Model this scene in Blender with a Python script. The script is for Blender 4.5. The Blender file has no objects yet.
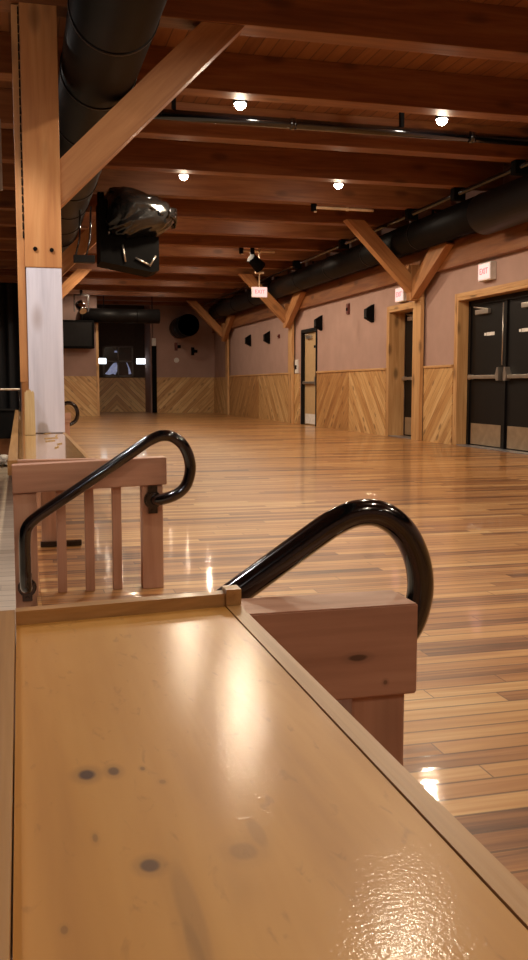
import bpy, bmesh, math, random
from mathutils import Vector, Matrix, noise

random.seed(7)
C = bpy.context.scene.collection
PI = math.pi

# ------------------------------------------------------------------ materials
def new_mat(name):
    m = bpy.data.materials.new(name); m.use_nodes = True
    nt = m.node_tree
    return m, nt, nt.nodes['Principled BSDF']

def N(nt, t, **kw):
    n = nt.nodes.new(t)
    for k, v in kw.items(): setattr(n, k, v)
    return n

def math_n(nt, op, a, b=None, c=None):
    n = N(nt, 'ShaderNodeMath', operation=op)
    for i, v in enumerate((a, b, c)):
        if v is None: continue
        if isinstance(v, (int, float)): n.inputs[i].default_value = v
        else: nt.links.new(v, n.inputs[i])
    return n.outputs[0]

def ramp(nt, fac, stops):
    r = N(nt, 'ShaderNodeValToRGB')
    el = r.color_ramp.elements
    while len(el) < len(stops): el.new(0.5)
    for e, (p, c) in zip(el, stops):
        e.position = p; e.color = (c[0], c[1], c[2], 1)
    nt.links.new(fac, r.inputs[0])
    return r.outputs[0]

def mixc(nt, fac, a, b, mode='MIX'):
    n = N(nt, 'ShaderNodeMix', data_type='RGBA', blend_type=mode)
    for i, v in ((0, fac), (6, a), (7, b)):
        if isinstance(v, (int, float)): n.inputs[i].default_value = v
        elif isinstance(v, tuple): n.inputs[i].default_value = (v[0], v[1], v[2], 1)
        else: nt.links.new(v, n.inputs[i])
    return n.outputs[2]

def plain(name, col, rough=.5, metal=0., coat=0., noise_amt=.12, nscale=9., spec=.5, bump=0.):
    m, nt, b = new_mat(name)
    tc = N(nt, 'ShaderNodeTexCoord')
    nz = N(nt, 'ShaderNodeTexNoise'); nz.inputs['Scale'].default_value = nscale; nz.inputs['Detail'].default_value = 4
    nt.links.new(tc.outputs['Object'], nz.inputs['Vector'])
    lo = tuple(c*(1-noise_amt) for c in col); hi = tuple(min(1, c*(1+noise_amt)) for c in col)
    nt.links.new(ramp(nt, nz.outputs['Fac'], [(.3, lo), (.7, hi)]), b.inputs['Base Color'])
    b.inputs['Roughness'].default_value = rough; b.inputs['Metallic'].default_value = metal
    b.inputs['Coat Weight'].default_value = coat; b.inputs['Coat Roughness'].default_value = .08
    b.inputs['Specular IOR Level'].default_value = spec
    if bump:
        bp = N(nt, 'ShaderNodeBump'); bp.inputs['Strength'].default_value = bump; bp.inputs['Distance'].default_value = .01
        nt.links.new(nz.outputs['Fac'], bp.inputs['Height']); nt.links.new(bp.outputs[0], b.inputs['Normal'])
    return m

def emit(name, col, strength, base=(.8, .8, .8)):
    m, nt, b = new_mat(name)
    b.inputs['Base Color'].default_value = (*base, 1)
    b.inputs['Emission Color'].default_value = (*col, 1)
    b.inputs['Emission Strength'].default_value = strength
    return m

def wood(name, dark, mid, light, axis='X', fine=14., rough=.5, coat=0., knots=.5, knot_col=None, bump=.15, spots=None, coat_rough=.1, sparkle=0., flecks=0.):
    """sawn lumber: grain along one local axis"""
    m, nt, b = new_mat(name)
    tc = N(nt, 'ShaderNodeTexCoord'); oi = N(nt, 'ShaderNodeObjectInfo')
    rnd = N(nt, 'ShaderNodeVectorMath', operation='SCALE'); rnd.inputs[0].default_value = (13.7, 7.3, 19.1)
    nt.links.new(oi.outputs['Random'], rnd.inputs['Scale'])
    add = N(nt, 'ShaderNodeVectorMath', operation='ADD')
    nt.links.new(tc.outputs['Object'], add.inputs[0]); nt.links.new(rnd.outputs[0], add.inputs[1])
    def mapped(a, o):
        mp = N(nt, 'ShaderNodeMapping'); mp.inputs['Scale'].default_value = {'X': (a, o, o), 'Y': (o, a, o), 'Z': (o, o, a)}[axis]
        nt.links.new(add.outputs[0], mp.inputs['Vector']); return mp.outputs[0]
    n1 = N(nt, 'ShaderNodeTexNoise'); n1.inputs['Scale'].default_value = 1; n1.inputs['Detail'].default_value = 5; n1.inputs['Distortion'].default_value = 1.2
    nt.links.new(mapped(.7, fine), n1.inputs['Vector'])
    n2 = N(nt, 'ShaderNodeTexNoise'); n2.inputs['Scale'].default_value = 1; n2.inputs['Detail'].default_value = 3
    nt.links.new(mapped(2.5, fine*6), n2.inputs['Vector'])
    f = math_n(nt, 'ADD', math_n(nt, 'MULTIPLY', n1.outputs['Fac'], .75), math_n(nt, 'MULTIPLY', n2.outputs['Fac'], .25))
    col = ramp(nt, f, [(.32, dark), (.5, mid), (.68, light)])
    kc = knot_col or tuple(c*.3 for c in dark)
    if knots:
        v = N(nt, 'ShaderNodeTexVoronoi'); v.inputs['Scale'].default_value = 1
        nt.links.new(mapped(1.6, 3.8), v.inputs['Vector'])
        k = N(nt, 'ShaderNodeMapRange', interpolation_type='SMOOTHSTEP'); k.inputs['From Min'].default_value = .26; k.inputs['From Max'].default_value = .08
        nt.links.new(v.outputs['Distance'], k.inputs['Value'])
        col = mixc(nt, math_n(nt, 'MULTIPLY', k.outputs[0], knots), col, kc)
    if flecks:
        for (a, o, amt) in ((26., 75., flecks), (3., 9., flecks*.8)):
            fn = N(nt, 'ShaderNodeTexNoise'); fn.inputs['Scale'].default_value = 1; fn.inputs['Detail'].default_value = 3; fn.inputs['Distortion'].default_value = .6
            nt.links.new(mapped(a, o), fn.inputs['Vector'])
            k = N(nt, 'ShaderNodeMapRange', interpolation_type='SMOOTHSTEP'); k.inputs['From Min'].default_value = .60; k.inputs['From Max'].default_value = .78
            nt.links.new(fn.outputs['Fac'], k.inputs['Value'])
            col = mixc(nt, math_n(nt, 'MULTIPLY', k.outputs[0], amt), col, tuple(c*.5 for c in dark))
    if spots:
        geo = N(nt, 'ShaderNodeNewGeometry')
        for (x, y, z, rx, ry, s, *rz) in spots:
            sub = N(nt, 'ShaderNodeVectorMath', operation='SUBTRACT'); nt.links.new(geo.outputs['Position'], sub.inputs[0]); sub.inputs[1].default_value = (x, y, z)
            mu = N(nt, 'ShaderNodeVectorMath', operation='MULTIPLY'); nt.links.new(sub.outputs[0], mu.inputs[0]); mu.inputs[1].default_value = (1/rx, 1/ry, 1/rz[0] if rz else 5)
            ln = N(nt, 'ShaderNodeVectorMath', operation='LENGTH'); nt.links.new(mu.outputs[0], ln.inputs[0])
            d = math_n(nt, 'ADD', ln.outputs['Value'], math_n(nt, 'MULTIPLY', math_n(nt, 'SUBTRACT', n2.outputs['Fac'], .5), .8))
            for fm, to, w, kcol in ((1.9, .9, s*.55, tuple(c*.55 for c in mid)), (1.0, .5, s, kc)):
                k = N(nt, 'ShaderNodeMapRange', interpolation_type='SMOOTHSTEP'); k.inputs['From Min'].default_value = fm; k.inputs['From Max'].default_value = to
                nt.links.new(d, k.inputs['Value'])
                col = mixc(nt, math_n(nt, 'MULTIPLY', k.outputs[0], w), col, kcol)
    nt.links.new(col, b.inputs['Base Color'])
    b.inputs['Roughness'].default_value = rough
    b.inputs['Coat Weight'].default_value = coat; b.inputs['Coat Roughness'].default_value = coat_rough
    if bump:
        bp = N(nt, 'ShaderNodeBump'); bp.inputs['Strength'].default_value = bump; bp.inputs['Distance'].default_value = .004
        nt.links.new(n2.outputs['Fac'], bp.inputs['Height']); nt.links.new(bp.outputs[0], b.inputs['Normal'])
    if sparkle:
        sp = N(nt, 'ShaderNodeTexNoise'); sp.inputs['Scale'].default_value = 230; sp.inputs['Detail'].default_value = 2
        nt.links.new(tc.outputs['Object'], sp.inputs['Vector'])
        b2 = N(nt, 'ShaderNodeBump'); b2.inputs['Strength'].default_value = sparkle; b2.inputs['Distance'].default_value = .002
        nt.links.new(sp.outputs['Fac'], b2.inputs['Height']); nt.links.new(b2.outputs[0], b.inputs['Coat Normal'])
    return m

def planks(name, along, across, width, length, stops, rough=.4, coat=0., coat_rough=.06, gap=.03, gapcol=(.03, .012, .005), grain=.35, knots=0., bump=.1, wave=0., chevron=None, spread=1., lowfreq=0.):
    """boards running along one direction of the (object) space, every board its own tone"""
    m, nt, b = new_mat(name)
    tc = N(nt, 'ShaderNodeTexCoord')
    def dot(v):
        d = N(nt, 'ShaderNodeVectorMath', operation='DOT_PRODUCT'); nt.links.new(tc.outputs['Object'], d.inputs[0]); d.inputs[1].default_value = v
        return d.outputs['Value']
    if chevron:      # mirrored left/right about local x = 0
        sx = N(nt, 'ShaderNodeSeparateXYZ'); nt.links.new(tc.outputs['Object'], sx.inputs[0])
        ax = math_n(nt, 'ABSOLUTE', sx.outputs[0])
        s = chevron
        u = math_n(nt, 'MULTIPLY', math_n(nt, 'ADD', math_n(nt, 'MULTIPLY', ax, s), sx.outputs[2]), .7071)
        w_ = math_n(nt, 'MULTIPLY', math_n(nt, 'SUBTRACT', ax, math_n(nt, 'MULTIPLY', sx.outputs[2], s)), .7071)
    else:
        u = dot(along); w_ = dot(across)
    r = math_n(nt, 'DIVIDE', w_, width)
    row = math_n(nt, 'FLOOR', r); fr = math_n(nt, 'FRACT', r)
    wn = N(nt, 'ShaderNodeTexWhiteNoise', noise_dimensions='1D'); nt.links.new(row, wn.inputs['W'])
    uu = math_n(nt, 'ADD', math_n(nt, 'DIVIDE', u, length), math_n(nt, 'MULTIPLY', wn.outputs['Value'], 7.3))
    colm = math_n(nt, 'FLOOR', uu); fu = math_n(nt, 'FRACT', uu)
    cmb = N(nt, 'ShaderNodeCombineXYZ'); nt.links.new(row, cmb.inputs[0]); nt.links.new(colm, cmb.inputs[1])
    wn2 = N(nt, 'ShaderNodeTexWhiteNoise', noise_dimensions='2D'); nt.links.new(cmb.outputs[0], wn2.inputs['Vector'])
    g = N(nt, 'ShaderNodeCombineXYZ')
    nt.links.new(math_n(nt, 'MULTIPLY', u, 1.6), g.inputs[0])
    nt.links.new(math_n(nt, 'MULTIPLY', w_, 2.2/width), g.inputs[1])
    nt.links.new(math_n(nt, 'MULTIPLY', wn2.outputs['Value'], 40.), g.inputs[2])
    gn = N(nt, 'ShaderNodeTexNoise'); gn.inputs['Scale'].default_value = 1; gn.inputs['Detail'].default_value = 5; gn.inputs['Distortion'].default_value = .8
    nt.links.new(g.outputs[0], gn.inputs['Vector'])
    f = math_n(nt, 'ADD', math_n(nt, 'MULTIPLY', wn2.outputs['Value'], (1-grain)*spread),
               math_n(nt, 'ADD', math_n(nt, 'MULTIPLY', math_n(nt, 'SUBTRACT', gn.outputs['Fac'], .5), grain*2.2), grain*.5))
    if lowfreq:
        for (ku, kw, amt) in ((.22, 1.1, lowfreq), (.5, 4.2, lowfreq*.7)):
            g4 = N(nt, 'ShaderNodeCombineXYZ'); nt.links.new(math_n(nt, 'MULTIPLY', u, ku), g4.inputs[0]); nt.links.new(math_n(nt, 'MULTIPLY', math_n(nt, 'FLOOR', math_n(nt, 'MULTIPLY', row, 1.)), kw*width), g4.inputs[1])
            ln_ = N(nt, 'ShaderNodeTexNoise'); ln_.inputs['Scale'].default_value = 1; ln_.inputs['Detail'].default_value = 3
            nt.links.new(g4.outputs[0], ln_.inputs['Vector'])
            f = math_n(nt, 'ADD', f, math_n(nt, 'MULTIPLY', math_n(nt, 'SUBTRACT', ln_.outputs['Fac'], .5), amt))
    col = ramp(nt, f, stops)
    if knots:
        g2 = N(nt, 'ShaderNodeCombineXYZ')
        nt.links.new(math_n(nt, 'MULTIPLY', u, 2.6), g2.inputs[0]); nt.links.new(math_n(nt, 'MULTIPLY', w_, .75/width), g2.inputs[1])
        v = N(nt, 'ShaderNodeTexVoronoi'); v.inputs['Scale'].default_value = 1; nt.links.new(g2.outputs[0], v.inputs['Vector'])
        k = N(nt, 'ShaderNodeMapRange', interpolation_type='SMOOTHSTEP'); k.inputs['From Min'].default_value = .27; k.inputs['From Max'].default_value = .10
        nt.links.new(v.outputs['Distance'], k.inputs['Value'])
        col = mixc(nt, math_n(nt, 'MULTIPLY', k.outputs[0], knots), col, (.09, .03, .012))
    e1 = math_n(nt, 'LESS_THAN', math_n(nt, 'ABSOLUTE', math_n(nt, 'SUBTRACT', fr, .5)), .5-gap)
    e2 = math_n(nt, 'LESS_THAN', math_n(nt, 'ABSOLUTE', math_n(nt, 'SUBTRACT', fu, .5)), .5-gap*.5*width/length)
    inside = math_n(nt, 'MULTIPLY', e1, e2)
    col = mixc(nt, inside, mixc(nt, .65, col, gapcol), col)
    nt.links.new(col, b.inputs['Base Color'])
    b.inputs['Roughness'].default_value = rough
    b.inputs['Coat Weight'].default_value = coat; b.inputs['Coat Roughness'].default_value = coat_rough
    if bump or wave:
        hgt = math_n(nt, 'MULTIPLY', inside, .3)
        if wave:
            wv = N(nt, 'ShaderNodeTexNoise'); wv.inputs['Scale'].default_value = 1; wv.inputs['Detail'].default_value = 2
            g3 = N(nt, 'ShaderNodeCombineXYZ')
            nt.links.new(math_n(nt, 'MULTIPLY', u, 6.), g3.inputs[0]); nt.links.new(math_n(nt, 'MULTIPLY', w_, 1.3/width), g3.inputs[1])
            nt.links.new(math_n(nt, 'MULTIPLY', wn2.outputs['Value'], 9.), g3.inputs[2])
            nt.links.new(g3.outputs[0], wv.inputs['Vector'])
            hgt = math_n(nt, 'ADD', hgt, math_n(nt, 'MULTIPLY', wv.outputs['Fac'], wave))
        bp = N(nt, 'ShaderNodeBump'); bp.inputs['Strength'].default_value = bump; bp.inputs['Distance'].default_value = .003
        nt.links.new(hgt, bp.inputs['Height']); nt.links.new(bp.outputs[0], b.inputs['Normal'])
        if coat: nt.links.new(bp.outputs[0], b.inputs['Coat Normal'])
    return m

S2 = math.sqrt(.5)
FLOOR_STOPS = [(.0, (.07, .022, .006)), (.20, (.20, .070, .018)), (.42, (.43, .185, .055)), (.70, (.60, .31, .105)), (1., (.76, .48, .21))]
PINE = [(0., (.30, .13, .04)), (.4, (.50, .27, .10)), (.72, (.64, .40, .175)), (1., (.76, .53, .27))]
PINE_D = [(0., (.22, .085, .026)), (.4, (.38, .18, .06)), (.75, (.50, .27, .10)), (1., (.62, .38, .17))]
M = {}
M['dance_floor'] = planks('dance_floor_boards', (1, 0, 0), (0, 1, 0), .082, 1.15, FLOOR_STOPS, rough=.42, coat=.5, coat_rough=.06, gap=.05, gapcol=(.05, .018, .006), grain=.42, bump=.35, wave=.9, lowfreq=.75)
M['lower_floor'] = planks('pale_floor_boards', (1, 0, 0), (0, 1, 0), .16, 2.4, [(0, (.56, .46, .33)), (.5, (.68, .57, .43)), (1, (.78, .68, .53))], rough=.5, gap=.03, gapcol=(.2, .14, .09), grain=.4)
M['deck'] = planks('ceiling_deck_boards', (0, 1, 0), (1, 0, 0), .14, 3.6, [(0, (.15, .052, .016)), (.5, (.23, .088, .029)), (1, (.31, .13, .047))], rough=.6, gap=.04, grain=.45)
M['wain_up'] = planks('pine_boards_rising', (0, -S2, S2), (0, S2, S2), .125, 4., PINE, rough=.42, gap=.03, gapcol=(.2, .08, .03), grain=.5, knots=.6)
M['wain_up_d'] = planks('brown_pine_boards_rising', (0, -S2, S2), (0, S2, S2), .125, 4., PINE_D, rough=.42, gap=.03, gapcol=(.2, .08, .03), grain=.55, knots=.7)
M['wain_down'] = planks('pine_boards_falling', (0, S2, S2), (0, -S2, S2), .125, 4., PINE, rough=.42, gap=.03, gapcol=(.2, .08, .03), grain=.5, knots=.6)
M['wain_xdown'] = planks('pine_boards_end_falling', (S2, 0, -S2), (S2, 0, S2), .125, 4., PINE, rough=.42, gap=.04, gapcol=(.1, .04, .015), grain=.5, knots=.5)
M['wain_xup'] = planks('pine_boards_end_rising', (S2, 0, S2), (S2, 0, -S2), .125, 4., PINE, rough=.42, gap=.04, gapcol=(.1, .04, .015), grain=.5, knots=.5)
M['wain_v'] = planks('pine_boards_chevron', None, None, .125, 4., PINE, rough=.42, gap=.05, gapcol=(.06, .025, .01), grain=.5, knots=.5, chevron=-1)
BD, BM, BL = (.150, .046, .013), (.225, .080, .025), (.30, .125, .042)
M['post_wood'] = wood('orange_post_timber', (.40, .16, .05), (.52, .235, .08), (.60, .31, .12), 'Z', fine=7, rough=.5, knots=.6)
for ax in 'XYZ':
    M['timber_'+ax] = wood('timber_'+ax, BD, BM, BL, ax, fine=9, rough=.5, knots=.55)
    M['brace_'+ax] = wood('brace_timber_'+ax, (.30, .125, .045), (.42, .19, .07), (.52, .26, .105), ax, fine=9, rough=.5, knots=.4)
    M['trim_'+ax] = wood('pine_trim_'+ax, (.40, .20, .075), (.54, .30, .125), (.64, .40, .19), ax, fine=10, rough=.45, knots=.75)
    M['rail_'+ax] = wood('rail_lumber_'+ax, (.38, .19, .12), (.49, .26, .17), (.57, .33, .22), ax, fine=10, rough=.5, knots=.35)
    M['edge_'+ax] = wood('ledge_edging_'+ax, (.34, .17, .055), (.45, .24, .082), (.54, .31, .12), ax, fine=24, rough=.4, coat=.3, knots=0)
M['rail_cap'] = wood('rail_cap_lumber', (.38, .19, .12), (.49, .26, .17), (.57, .33, .22), 'X', fine=10, rough=.5, knots=.15, spots=[(.604, 1.606, .441, .022, .05, 1., .008), (.66, 1.606, .39, .006, .05, .7, .006)])
M['white_wood'] = wood('whitewashed_timber', (.60, .60, .70), (.72, .72, .83), (.80, .80, .90), 'Z', fine=8, rough=.6, knots=.5, knot_col=(.3, .2, .16))
M['raw_board'] = wood('raw_splintered_board', (.42, .28, .12), (.58, .42, .20), (.7, .55, .3), 'Z', fine=20, rough=.8, knots=0, bump=.6)
M['ledge_top'] = wood('varnished_ledge_top', (.39, .165, .024), (.54, .26, .050), (.64, .34, .085), 'Y', fine=5, rough=.48, coat=.32, knots=0, coat_rough=.14, bump=.15, sparkle=.13, flecks=.34,
    knot_col=(.075, .026, .010), spots=[(.052, .848, .59, .010, .015, 1.), (.077, .850, .59, .007, .013, .8), (.086, .669, .59, .0095, .012, .85), (.160, .672, .59, .012, .016, .28), (.178, .70, .59, .008, .03, .2), (.050, .723, .59, .003, .010, .4), (.104, .849, .59, .003, .006, .5), (.118, .815, .59, .004, .006, .3), (.02, .60, .59, .003, .006, .4), (.105, .60, .59, .010, .09, .22), (.10, .55, .59, .006, .05, .2)])
M['ledge_top2'] = wood('varnished_far_ledge_top', (.36, .185, .058), (.44, .235, .080), (.51, .285, .105), 'Y', fine=5, rough=.25, coat=.8, knots=0, coat_rough=.06, bump=.03)
M['wall_paint'] = plain('mauve_wall_paint', (.40, .255, .215), .85, nscale=3, noise_amt=.06)
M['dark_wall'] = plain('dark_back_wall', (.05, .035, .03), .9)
M['void'] = plain('black_drape_wall', (.006, .006, .008), .95)
M['girt'] = M['timber_Y']
M['duct'] = plain('black_duct_paint', (.007, .006, .006), .45, noise_amt=.3, spec=.18, nscale=4)
M['black_metal'] = plain('black_gloss_metal', (.003, .003, .004), .12, coat=1., noise_amt=.3, spec=.5)
M['black_matte'] = plain('black_matte', (.003, .0027, .0027), .8, noise_amt=.3, spec=.1)
M['door_black'] = plain('black_door_paint', (.005, .004, .004), .5, noise_amt=.25, nscale=3, spec=.2)
M['door_tan'] = plain('tan_door_paint', (.52, .35, .18), .5, noise_amt=.06)
M['steel'] = plain('brushed_steel', (.55, .50, .45), .35, metal=.9)
M['kick'] = plain('brass_toned_plate', (.42, .32, .22), .4, metal=.6)
M['chrome'] = plain('chrome', (.8, .8, .8), .1, metal=1.)
M['white_plate'] = plain('white_plate', (.75, .72, .7), .5)
M['pipe_cream'] = plain('cream_pipe_paint', (.70, .52, .33), .45)
M['bag'] = plain('black_plastic_film', (.006, .006, .006), .22, coat=.5, noise_amt=.3, spec=.6)
M['cone'] = plain('speaker_grille', (.012, .011, .011), .7, spec=.2)
M['bulb'] = emit('bulb_glow', (1., .93, .82), 60.)
M['exit_face'] = emit('exit_sign_face', (1., .56, .54), .8, (.6, .4, .4))
M['exit_red'] = emit('exit_sign_red', (1., .16, .18), .9, (.5, .05, .05))
M['lit_white'] = emit('lit_white_lens', (.85, .93, 1.), 3.5)
M['grey_panel'] = plain('grey_panel_cloth', (.34, .30, .27), .9)
M['curtain'] = plain('black_curtain_cloth', (.008, .009, .014), .8)
M['glass_dark'] = plain('dark_window_glass', (.010, .011, .018), .12, noise_amt=.4, spec=.6)
M['pale_reflection'] = plain('pale_bluish_reflection', (.55, .62, .85), .7, noise_amt=.3)  # self-glowing colour that paints a bluish reflection on the window glass
M['pale_reflection'].node_tree.nodes['Principled BSDF'].inputs['Emission Color'].default_value = (.35, .45, .8, 1)
M['pale_reflection'].node_tree.nodes['Principled BSDF'].inputs['Emission Strength'].default_value = .22
M['red_box'] = plain('dark_red_device', (.12, .02, .015), .5)
M['window_frame'] = plain('dim_grey_window_frame', (.10, .085, .085), .5)
M['sill'] = plain('metal_threshold', (.40, .42, .48), .3, metal=.8)
M['paper'] = plain('crumpled_white_paper', (.8, .78, .74), .8)

# ------------------------------------------------------------------ mesh helpers
def box(bm, a, b, bev=0.):
    x0, y0, z0 = (min(a[i], b[i]) for i in range(3)); x1, y1, z1 = (max(a[i], b[i]) for i in range(3))
    r = bmesh.ops.create_cube(bm, size=1)
    for v in r['verts']:
        v.co = Vector(((x0+x1)/2+v.co.x*(x1-x0), (y0+y1)/2+v.co.y*(y1-y0), (z0+z1)/2+v.co.z*(z1-z0)))
    if bev:
        ed = list({e for v in r['verts'] for e in v.link_edges})
        bmesh.ops.bevel(bm, geom=ed, offset=bev, segments=2, profile=.7, affect='EDGES')
    return bm

def bx(a, b, bev=0.): return box(bmesh.new(), a, b, bev)

def prism(bm, poly, f0, f1, axis):
    """extrude a 2-D polygon along an axis: 'Y' poly is (x,z); 'X' poly is (y,z); 'Z' poly is (x,y)"""
    def P(p, t):
        return {'Y': (p[0], t, p[1]), 'X': (t, p[0], p[1]), 'Z': (p[0], p[1], t)}[axis]
    A = [bm.verts.new(P(p, f0)) for p in poly]; B = [bm.verts.new(P(p, f1)) for p in poly]
    n = len(poly); fs = [bm.faces.new(A), bm.faces.new(B)]
    for i in range(n): fs.append(bm.faces.new((A[i], A[(i+1) % n], B[(i+1) % n], B[i])))
    bmesh.ops.recalc_face_normals(bm, faces=bm.faces[:])
    return bm

def tube(bm, pts, r, seg=14, cap=True):
    pts = [Vector(p) for p in pts]; n = len(pts); rings = []
    rr = r if isinstance(r, (list, tuple)) else [r]*n
    up = None
    for i, p in enumerate(pts):
        t = (pts[min(i+1, n-1)]-pts[max(i-1, 0)]).normalized()
        if up is None:
            up = Vector((0, 0, 1)) if abs(t.z) < .9 else Vector((1, 0, 0))
        s = t.cross(up).normalized(); up = s.cross(t).normalized()
        rings.append([bm.verts.new(p+(s*math.cos(2*PI*k/seg)+up*math.sin(2*PI*k/seg))*rr[i]) for k in range(seg)])
    for i in range(n-1):
        for k in range(seg):
            f = bm.faces.new((rings[i][k], rings[i][(k+1) % seg], rings[i+1][(k+1) % seg], rings[i+1][k])); f.smooth = True
    if cap:
        bm.faces.new(rings[0][::-1]); bm.faces.new(rings[-1])
    return bm

def tb(pts, r, seg=14): return tube(bmesh.new(), pts, r, seg)

def smooth_path(pts, n=8):
    out = []; P = [Vector(p) for p in pts]
    for i in range(len(P)-1):
        p0 = P[max(i-1, 0)]; p1 = P[i]; p2 = P[i+1]; p3 = P[min(i+2, len(P)-1)]
        for k in range(n):
            t = k/n
            out.append(.5*((2*p1)+(-p0+p2)*t+(2*p0-5*p1+4*p2-p3)*t*t+(-p0+3*p1-3*p2+p3)*t**3))
    out.append(P[-1]); return out

def wloc(p):
    v = Vector((0, 0, 0))
    while p is not None: v = v+p.location; p = p.parent
    return v

def build(name, bm, mat, parent=None, recentre=True, rot=None):
    """link one mesh; world-space vertices, origin moved to the middle of the mesh. rot = (axis, angle) keeps a tilted local frame"""
    me = bpy.data.meshes.new(name)
    c = Vector((0, 0, 0))
    if recentre:
        lo = Vector([min(v.co[i] for v in bm.verts) for i in range(3)]); hi = Vector([max(v.co[i] for v in bm.verts) for i in range(3)])
        c = (lo+hi)/2
        bmesh.ops.translate(bm, verts=bm.verts, vec=-c)
    if rot:
        bmesh.ops.rotate(bm, verts=bm.verts, cent=(0, 0, 0), matrix=Matrix.Rotation(-rot[1], 3, rot[0]))
    bmesh.ops.recalc_face_normals(bm, faces=bm.faces[:])
    bm.to_mesh(me); bm.free()
    me.materials.append(M[mat] if isinstance(mat, str) else mat)
    o = bpy.data.objects.new(name, me); C.objects.link(o)
    o.location = c - (wloc(parent) if parent else Vector((0, 0, 0)))
    if rot:
        o.rotation_euler = {'X': (rot[1], 0, 0), 'Y': (0, rot[1], 0), 'Z': (0, 0, rot[1])}[rot[0]]
    if parent: o.parent = parent
    return o

def tag(o, label, cat, group=None, kind=None):
    o['label'] = label; o['category'] = cat
    if group: o['group'] = group
    if kind: o['kind'] = kind
    return o

def thing(name, label, cat, loc, group=None, kind=None):
    o = bpy.data.objects.new(name, None); C.objects.link(o); o.location = loc; o.empty_display_size = .1
    return tag(o, label, cat, group, kind)

def dup(root, loc, label=None):
    def cp(o, par):
        c = o.copy(); C.objects.link(c); c.parent = par
        for ch in o.children: cp(ch, c)
        return c
    r = cp(root, None); r.location = loc
    if label: r['label'] = label
    return r

def struct(name, bm, mat, label, cat, parent=None, recentre=True):
    o = build(name, bm, mat, parent, recentre)
    if parent is None: tag(o, label, cat, kind='structure')
    return o

def text_mesh(name, s, size, mat, parent, M4, depth=.002):
    cu = bpy.data.curves.new(name, 'FONT'); cu.body = s; cu.size = size; cu.extrude = depth; cu.align_x = 'CENTER'; cu.align_y = 'CENTER'
    t = bpy.data.objects.new(name+'_tmp', cu); C.objects.link(t)
    bpy.context.view_layer.update()
    me = bpy.data.meshes.new_from_object(t.evaluated_get(bpy.context.evaluated_depsgraph_get()))
    bpy.data.objects.remove(t)
    me.materials.clear(); me.materials.append(M[mat])
    o = bpy.data.objects.new(name, me); C.objects.link(o)
    o.parent = parent; o.matrix_basis = Matrix.Translation(-wloc(parent)) @ M4
    return o

# ------------------------------------------------------------------ key dimensions
XW = 6.82          # right wall face
ZB, ZD = 3.73, 4.09   # beam underside, ceiling deck
LOW = -.42         # lower floor level on the left
ZL = .59           # ledge top
BEAMS = [7.3+1.64*i for i in range(-7, 5)]+[15.5+1.54*i for i in range(0, 12)]
BENTS = [7.42, 15.15, 23.0, 30.55]

NT = [1]
# ------------------------------------------------------------------ setting
bm = bmesh.new()
for a, b in (((.075, -5, -.2), (XW+.4, 1.74, 0)), ((.595, 1.74, -.2), (XW+.4, 3.9, 0)), ((.075, 3.9, -.2), (XW+.4, 36, 0))): box(bm, a, b)
struct('floor', bm, 'dance_floor', 'glossy hardwood strip dance floor with warm brown boards', 'floor', recentre=False)
struct('floor_stage', bx((-9, 19, LOW-.1), (.0745, 29.69, LOW)), 'timber_X', 'brown floor strip in front of the dark stage at left', 'floor', recentre=False)
struct('floor_lower', bx((-9, -5, LOW-.1), (.595, 18.999, LOW)), 'lower_floor', 'pale plank floor of the lower area at the left edge', 'floor', recentre=False)
for a, b, l in (((.055, -5, LOW), (.0745, 1.74, -.002), 'along the dance floor edge beside the foreground ledge'), ((.055, 3.9, LOW), (.0745, 24, -.002), 'along the dance floor edge below the far ledge'),
             ((.075, 3.882, LOW), (.594, 3.8995, -.002), 'at the far side of the steps'), ((.075, 1.7405, LOW), (.594, 1.76, -.002), 'at the near side of the steps'), ((.575, 1.761, LOW), (.5945, 3.881, -.002), 'behind the upper step')):
    struct('trim_%d' % NT[0], bx(a, b), 'dance_floor', 'wooden fascia board ' + l, 'fascia'); NT[0] += 1
struct('ceiling', bx((-9, -5, ZD), (XW+.4, 36, ZD+.1)), 'deck', 'reddish wooden plank ceiling deck above the beams', 'ceiling', recentre=False)
struct('wall_back', bx((-9, -5.1, LOW), (XW+.4, -5, ZD)), 'wall_paint', 'plain wall behind the viewpoint', 'wall')
struct('wall_left', bx((-9.1, -5.1, LOW), (-9, 36, ZD)), 'void', 'black far side wall of the lower area', 'wall')
# right wall with three door openings
DA, DBo, DC = (11.30, 13.76), (15.42, 16.62), (21.05, 22.28)
bm = bmesh.new()
for y0, y1 in ((-5, DA[0]), (DA[1], DBo[0]), (DBo[1], DC[0]), (DC[1], 36)): box(bm, (XW, y0, 0), (XW+.4, y1, ZD))
for (y0, y1), zt in ((DA, 2.34), (DBo, 2.37), (DC, 2.33)): box(bm, (XW, y0, zt), (XW+.4, y1, ZD))
struct('wall_right', bm, 'wall_paint', 'long mauve painted side wall with doors', 'wall')
# far walls
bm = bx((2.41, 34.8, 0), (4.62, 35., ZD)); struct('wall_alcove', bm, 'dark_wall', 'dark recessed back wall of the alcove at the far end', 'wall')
bm = bx((4.62, 33., 0), (XW, 33.2, ZD)); struct('wall_far', bm, 'wall_paint', 'mauve far end wall right of the alcove', 'wall')
bm = bx((-9, 29.7, LOW), (2.41, 34.9, ZD)); struct('wall_far_left', bm, 'wall_paint', 'projecting mauve wall block at the far left end', 'wall')
bm = bx((4.55, 33.2, 0), (4.62, 34.8, ZD)); struct('wall_alcove_side', bm, 'wall_paint', 'dark return wall on the right of the alcove', 'wall')

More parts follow.
